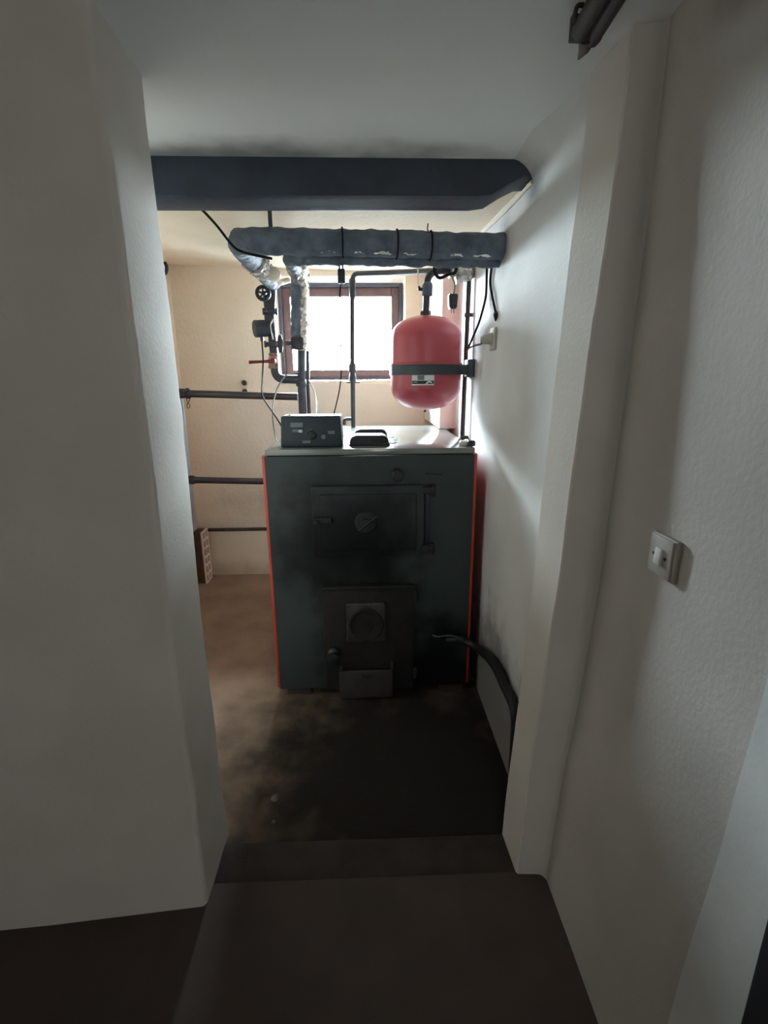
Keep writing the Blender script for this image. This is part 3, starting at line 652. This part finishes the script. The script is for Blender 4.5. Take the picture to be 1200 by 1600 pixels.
# ================================================================ SLIM PIPE IN FRONT OF THE WINDOW
sp = thing('slim_pipe', (-0.090, 3.200, 1.243), 'slim dark pipe rising from the boiler top across the middle of the window', 'pipe')
MB().tube(bend([((-0.091, 3.200, 1.227)[0], 3.2, 1.214), (-0.085, 3.200, 1.710), (-0.076, 3.200, 2.115), (0.167, 2.950, 2.074), (0.374, 2.620, 2.017)], 0.05, 8), 0.0145, 14).build('pipe', 'steel_dark', sp)
q = Vector((-0.088, 3.200, 1.497)); MB().lathe(q, (0, 0, 1), [(0.015, 0), (0.022, 0.004), (0.022, 0.035), (0.018, 0.04), (0.018, 0.055), (0.024, 0.06), (0.024, 0.1), (0.015, 0.11)], 14).build('union', 'steel_dark', sp)
q = Vector((-0.077, 3.200, 1.973)); MB().lathe(q, (0, 0, 1), [(0.0145, 0), (0.019, 0.02), (0.019, 0.11), (0.015, 0.115)], 14).build('sleeve', 'steel_dark', sp)
m = MB(); m.tube(bend([(-0.094, 3.200, 1.264), (-0.146, 3.190, 1.265), (-0.147, 3.190, 1.229)], 0.02), 0.011, 10); m.build('drain_branch', 'steel_dark', sp)
m = MB(); m.cyl((-0.128, 3.200, 1.491), (-0.044, 3.200, 1.491), 0.004, 8); m.build('pipe_clip', 'plate_rim', sp)

# ================================================================ RADIATOR AND ITS PIPES
R = thing('radiator', (-1.270, 3.0, 0.46), 'pale blue panel radiator on the left wall, mostly hidden behind the jamb', 'radiator')
m = MB(); m.box((-1.265, 2.45, 0.47), (-1.242, 3.46, 1.46), 0.008, 3)
for i in range(29): m.box((-1.244, 2.475+i*0.034, 0.53), (-1.238, 2.495+i*0.034, 1.40), 0.002, 1)
m.build('front_panel', 'radiator', R)
m = MB(); m.box((-1.310, 2.46, 0.49), (-1.285, 3.45, 1.45), 0.008, 3); m.build('rear_panel', 'radiator', R)
m = MB()
for i in range(23): m.box((-1.312, 2.47+i*0.0435, 1.448), (-1.240, 2.478+i*0.0435, 1.466))
m.box((-1.314, 2.455, 1.452), (-1.308, 3.455, 1.47)); m.box((-1.244, 2.455, 1.452), (-1.238, 3.455, 1.47)); m.build('top_grille', 'radiator', R)
MB().box((-1.312, 3.452, 0.48), (-1.240, 3.462, 1.462), 0.003).build('end_cover', 'radiator', R)
for z in (0.62, 1.3):
    MB().box((-1.328, 3.25, z), (-1.305, 3.29, z+0.06), 0.003).build('wall_bracket', 'plate_rim', R)
u = (-1.223, 3.380, 1.428); w = (-0.455, 3.340, 1.402)
rpu = thing('radiator_pipe', (u[0], u[1], u[2]), 'dark radiator pipe, upper of two crossing the back wall at socket height', 'pipe', None)
MB().tube([(-1.245, 3.38, u[2]), u, w], 0.0235, 16).build('pipe', 'pipe_brown', rpu)
MB().lathe((-1.245, 3.38, u[2]), (1, 0, 0), [(0.03, 0), (0.032, 0.03), (0.028, 0.05), (0.034, 0.055), (0.034, 0.075), (0.025, 0.08)], 6).build('union_nut', 'pipe_brown', rpu)
u = (-1.234, 3.400, 0.845)
rpl = thing('radiator_pipe', u, 'dark radiator pipe, lower of two, running behind the left side of the boiler', 'pipe')
MB().tube([(-1.245, 3.4, u[2]), (-0.729, 3.400, 0.829), (-0.2, 3.4, (-0.729, 3.400, 0.829)[2])], 0.0225, 16).build('pipe', 'pipe_brown', rpl)
MB().lathe((-1.245, 3.4, u[2]), (1, 0, 0), [(0.03, 0), (0.032, 0.03), (0.024, 0.05)], 6).build('union_nut', 'pipe_brown', rpl)
wl_ = MB(); wl_.tube(spline([(-1.169, 3.350, 1.448), (-1.178, 3.340, 1.408), (-1.173, 3.340, 1.375), (-1.159, 3.340, 1.350), (-1.173, 3.340, 1.334), (-1.179, 3.340, 1.355), (-1.160, 3.340, 1.383), (-1.148, 3.340, 1.412)], 6), 0.0024, 6)
tag(wl_.build('wire_loop', 'cable'), 'thin wire loop tied to the upper radiator pipe at its left end', 'wire')

# ================================================================ SOCKETS, SWITCH, CABLES
so = thing('wall_socket', (-0.901, 3.820, 1.465), 'cream double wall socket on the back wall just above the upper radiator pipe', 'socket')
q = Vector((-0.899, 3.830, 1.465)); MB().box(q+Vector((-0.035, -0.02, -0.065)), q+Vector((0.045, 0, 0.055)), 0.006).build('plate', 'cream_plastic', so)
for dz in (0.026, -0.036):
    m = MB(); c_ = q+Vector((-0.008, -0.02, dz)); m.lathe(c_, (0, -1, 0), [(0.027, 0), (0.027, 0.018), (0.021, 0.018), (0.020, 0.004), (0, 0.004)], 24); rg = m.build('outlet', 'cream_plastic', so)
    MB().lathe(c_+Vector((0, -0.0045, 0)), (0, -1, 0), [(0.0195, 0), (0.0195, 0.002), (0, 0.002)], 20).build('well', 'clay_dark', rg)
so = thing('wall_socket', (0.533, 2.142, 1.663), 'grey wall socket on the right wall with a plug in it', 'socket')
q = Vector((0.533, 2.142, 1.663)); MB().box(q+Vector((-0.012, -0.04, -0.045)), q+Vector((0, 0.04, 0.045)), 0.004).build('plate', 'grey_plastic', so)
MB().lathe(q+Vector((-0.012, 0, 0)), (-1, 0, 0), [(0.025, 0), (0.025, 0.008), (0.021, 0.01), (0.021, 0.004), (0, 0.004)], 20).build('outlet', 'grey_plastic', so)
pl_ = thing('plug', tuple(q+Vector((-0.02, 0, 0))), 'round grey plug with grey cable in the right wall socket', 'plug')
MB().lathe(q+Vector((-0.0165, 0, 0)), (-1, 0.0, 0), [(0.02, 0), (0.021, 0.01), (0.02, 0.025), (0.012, 0.036), (0.009, 0.042)], 20).build('body', 'grey_plastic', pl_)
MB().tube(spline([q+Vector((-0.055, 0, 0)), (0.513, 2.300, 1.656), (0.506, 2.400, 1.655), (0.499, 2.500, 1.649), (0.491, 2.550, 1.634)], 8), 0.0048, 8).build('cord', 'cable_grey', pl_)
m = MB(); m.tube(spline([(0.515, 2.244, 1.999), (0.515, 2.262, 1.974), (0.520, 2.277, 1.881), (0.520, 2.291, 1.835), (0.503, 2.300, 1.758), (0.508, 2.420, 1.715), (0.497, 2.520, 1.648)], 8), 0.0052, 8)
tag(m.build('hanging_cable', 'cable'), 'black cable curving down the right wall from the ceiling pipe towards the red tank', 'cable')
hc = thing('hanging_cable', (0.530, 2.126, 1.745), 'short black cable on the right wall ending in a dark tip above the grey socket', 'cable')
MB().tube(spline([(0.520, 2.175, 1.984), (0.522, 2.200, 1.963), (0.525, 2.232, 1.896), (0.525, 2.187, 1.837), (0.527, 2.123, 1.764)], 8), 0.0052, 8).build('cord', 'cable', hc)
q = Vector((0.527, 2.118, 1.766)); MB().lathe(q, (0, 0, -1), [(0.006, 0), (0.011, 0.008), (0.009, 0.02), (0.002, 0.036), (0, 0.037)], 12).build('tip', 'black_plastic', hc)
# hanging adaptor plug
ha = thing('adaptor_plug', (0.411, 2.500, 1.891), 'black two pin adaptor plug hanging on a cord right above the red tank', 'plug')
q = Vector((0.413, 2.500, 1.860))
t = bmesh.new(); bmesh.ops.create_cube(t, size=1)
for v in t.verts: v.co = (v.co.x*(0.045 if v.co.z > 0 else 0.036), v.co.y*0.035, v.co.z*0.064)
bmesh.ops.bevel(t, geom=list(t.edges), offset=0.004, segments=2, affect='EDGES'); bmesh.ops.translate(t, vec=q, verts=t.verts)
m = MB(); m.add(t); m.build('body', 'black_plastic', ha)
for dx in (-0.006, 0.006): MB().cyl(q+Vector((dx, 0, -0.028)), q+Vector((dx, 0, -0.052)), 0.0022, 8).build('pin', 'plate_rim', ha)
MB().tube(spline([(0.393, 2.500, 1.980), (0.412, 2.500, 1.958), (0.422, 2.500, 1.930), q+Vector((0.004, 0, 0.03))], 8), 0.004, 8).build('cord', 'cable_grey', ha)
# sensor box with probe wire
sb = thing('sensor_box', (-0.093, 2.120, 1.898), 'small dark sensor box hanging below the ceiling pipe before the window', 'sensor')
q = Vector((-0.093, 2.120, 1.898)); MB().box(q+Vector((-0.014, -0.012, -0.026)), q+Vector((0.014, 0.012, 0.026)), 0.003).build('body', 'steel_dark', sb)
MB().box(q+Vector((-0.006, -0.013, -0.029)), q+Vector((0.006, -0.003, -0.021)), 0.002).build('lamp', 'label_grey', sb)
for u in ((-0.100, 2.120, 1.960), (-0.087, 2.120, 1.960)): MB().cyl(u, (u[0], u[1], q.z+0.02), 0.0026, 8).build('hanger_wire', 'cable', sb)
m = MB(); m.tube(spline([q+Vector((-0.002, 0, -0.022)), (-0.104, 2.160, 1.815), (-0.115, 2.340, 1.565), (-0.125, 2.360, 1.472), (-0.143, 2.370, 1.400), (-0.163, 2.380, 1.334)], 8), 0.0028, 8); m.build('probe_wire', 'cable', sb)
# cables down to the control unit
m = MB(); m.tube(spline([(-0.654, 3.290, 1.749), (-0.646, 3.250, 1.640), (-0.628, 3.100, 1.516), (-0.596, 2.900, 1.445), (-0.565, 2.800, 1.405), (-0.465, 2.500, 1.350), (-0.404, 2.330, 1.311), (-0.386, 2.300, 1.284)], 8), 0.0046, 8)
tag(m.build('pump_cable', 'cable'), 'dark cable hanging from the pump motor to the left side of the control unit', 'cable')
m = MB(); m.tube(spline([(-0.431, 3.250, 1.554), (-0.488, 3.200, 1.546), (-0.522, 3.100, 1.493), (-0.544, 3.000, 1.413), (-0.525, 2.800, 1.315), (-0.497, 2.700, 1.206), (-0.409, 2.360, 1.206)], 8), 0.0042, 8)
tag(m.build('grey_cable', 'cable_grey'), 'grey cable arching from the flow riser down to the boiler top left corner', 'cable')
m = MB(); m.tube(spline([(-0.375, 3.300, 1.507), (-0.334, 3.200, 1.452), (-0.301, 3.000, 1.392), (-0.244, 2.400, 1.333)], 8), 0.0036, 8)
tag(m.build('thin_cable', 'cable_grey'), 'thin cable hanging below the window sill right of the flow riser', 'cable')
# cable along the beam to the ceiling pipe
m = MB(); m.tube(spline([(-0.738, 1.890, 2.074), (-0.695, 1.890, 2.076), (-0.642, 1.890, 2.081), (-0.578, 1.890, 2.081), (-0.557, 1.900, 2.072), (-0.519, 1.950, 2.032), (-0.479, 2.000, 1.978), (-0.448, 2.020, 1.962), (-0.399, 2.030, 1.953), (-0.351, 2.060, 1.949)], 8), 0.0048, 8)
tag(m.build('ceiling_cable', 'cable'), 'dark cable slanting from the black beam down to the insulated ceiling pipe', 'cable')
# white plaster ridge between back ceiling and right wall
m = MB(); m.tube(dense([(0.528, 1.739, 2.098), (0.528, 2.050, 2.108), (0.528, 2.459, 2.136)], 0.02), 0.006, 8, 0.5, 30)
struct(m.build('trim_5', 'ceiling_cream'))
# light switch
sw_ = thing('light_switch', (0.598, 0.914, 1.157), 'square greyish light switch with a small rocker on the right wall', 'switch')
q = Vector((0.600, 0.917, 1.154))
MB().box(q+Vector((-0.011, -0.043, -0.043)), q+Vector((0, 0.041, 0.043)), 0.003).build('back_box', 'switch_plate', sw_)
MB().box(q+Vector((-0.0155, -0.036, -0.040)), q+Vector((-0.011, 0.038, 0.040)), 0.002).build('cover_plate', 'switch_plate', sw_)
rk = MB(); rk.box(q+Vector((-0.021, -0.011, -0.017)), q+Vector((-0.0155, 0.013, 0.017)), 0.002, 2, Matrix.Rotation(math.radians(3), 3, 'Y')); rk.build('rocker', 'trim_white', sw_)
for dy in (-0.018, 0.022): MB().lathe(q+Vector((-0.0155, dy, 0.0)), (-1, 0, 0), [(0.0035, 0), (0.003, 0.0012), (0, 0.0012)], 10).build('screw', 'cast', sw_)

# ================================================================ CEILING PIPE RUN TOP RIGHT
cp = thing('ceiling_duct', (0.4, 1.25, 2.15), 'dark brown painted pipe run along the ceiling above the right jamb', 'pipe')
ze = 2.135
E0 = Vector((0.423, 1.148, 2.150)); E1 = Vector((0.454, 1.166, 2.150))
for (u, r_, dz) in ((E0, 0.017, 0.0), (E0.lerp(E1, 0.5), 0.02, 0.012), (E1, 0.017, 0.0)):
    m = MB(); m.tube([u+Vector((0, 0, dz)), u+Vector((0.002, -0.4, dz+0.024)), u+Vector((0.0, -1.6, dz+0.095))], r_, 12); m.build('pipe', 'wood_dark', cp)
q = E0.lerp(E1, 0.5); m = MB(); m.box(q+Vector((-0.032, -0.01, -0.012)), q+Vector((0.03, 0.006, 0.03)), 0.003); m.build('end_clamp', 'wood_dark', cp)
m = MB(); m.tube([E1+Vector((-0.014, -0.01, -0.002)), E1+Vector((-0.004, 0.02, -0.004)), E1+Vector((0.004, 0.07, 0.004))], [0.015, 0.012, 0.003], 10); m.build('elbow', 'pipe_brown', cp)
m = MB(); m.tube(spline([E0+Vector((-0.004, -0.02, 0.03)), E0+Vector((-0.016, -0.02, 0.028)), E0+Vector((-0.018, -0.018, 0.01)), E0+Vector((-0.008, -0.012, 0.0))], 6), 0.004, 8); m.build('hook', 'wood_dark', cp)

# pipe stub high on the left wall
m = MB(); m.tube(spline([(-1.38, 3.70, 2.275), (-1.35, 3.69, 2.28), (-1.338, 3.69, 2.25), (-1.35, 3.69, 2.215), (-1.378, 3.70, 2.21)], 6), 0.011, 10)
tag(m.build('pipe_stub', 'pipe_brown'), 'small curved pipe stub high on the left wall below the ceiling', 'pipe')

# ================================================================ HOLLOW BLOCK IN THE BACK CORNER
hb = thing('hollow_block', (-1.24, 3.70, -0.01), 'pale perforated hollow block standing on end in the left back corner', 'block')
bx0, bx1, by0, by1, bz1 = -1.335, -1.258, 3.595, 3.725, 0.40
MB().box((bx0, by0, -0.01), (bx1-0.012, by1, bz1), 0.004).build('side', 'clay_dark', hb)
fy = [by0, by0+0.016]; m = MB(); NY, NZ = 2, 6
wy_ = (by1-by0); cw = wy_/NY; ch = (bz1+0.01)/NZ; rib = 0.013
for i in range(NY+1): m.box((bx1-0.014, by0+i*cw-rib/2 if 0 < i < NY else (by0 if i == 0 else by1-rib), -0.01), (bx1, by0+i*cw+rib/2 if 0 < i < NY else (by0+rib if i == 0 else by1), bz1))
for k_ in range(NZ+1): m.box((bx1-0.014, by0, max(-0.01, -0.01+k_*ch-rib/2)), (bx1+0.0005, by1, min(bz1, -0.01+k_*ch+rib/2)))
m.build('perforated_face', 'clay', hb)['label'] = 'pale face pierced by rows of holes'

# crumb of mortar on the floor
t = bmesh.new(); bmesh.ops.create_icosphere(t, subdivisions=2, radius=0.016)
for v in t.verts: v.co = v.co*(1+0.35*noise.noise(v.co*90)); v.co.z = v.co.z*0.55-0.003
bmesh.ops.translate(t, vec=Vector((-0.366, 1.517, -0.004))+Vector((0, 0, 0.002)), verts=t.verts)
m = MB(); m.add(t); tag(m.build('mortar_crumb', 'crumb'), 'small grey mortar crumb lying on the dark floor near the doorway', 'debris')
t = bmesh.new(); bmesh.ops.create_icosphere(t, subdivisions=2, radius=0.008)
for v in t.verts: v.co = v.co*(1+0.35*noise.noise(v.co*120+Vector((5, 0, 0)))); v.co.z *= 0.7
bmesh.ops.translate(t, vec=Vector((-0.355, 1.414, -0.006)), verts=t.verts)
m = MB(); m.add(t); tag(m.build('mortar_crumb', 'crumb'), 'tiny pale chip on the floor in front of the larger crumb', 'debris')
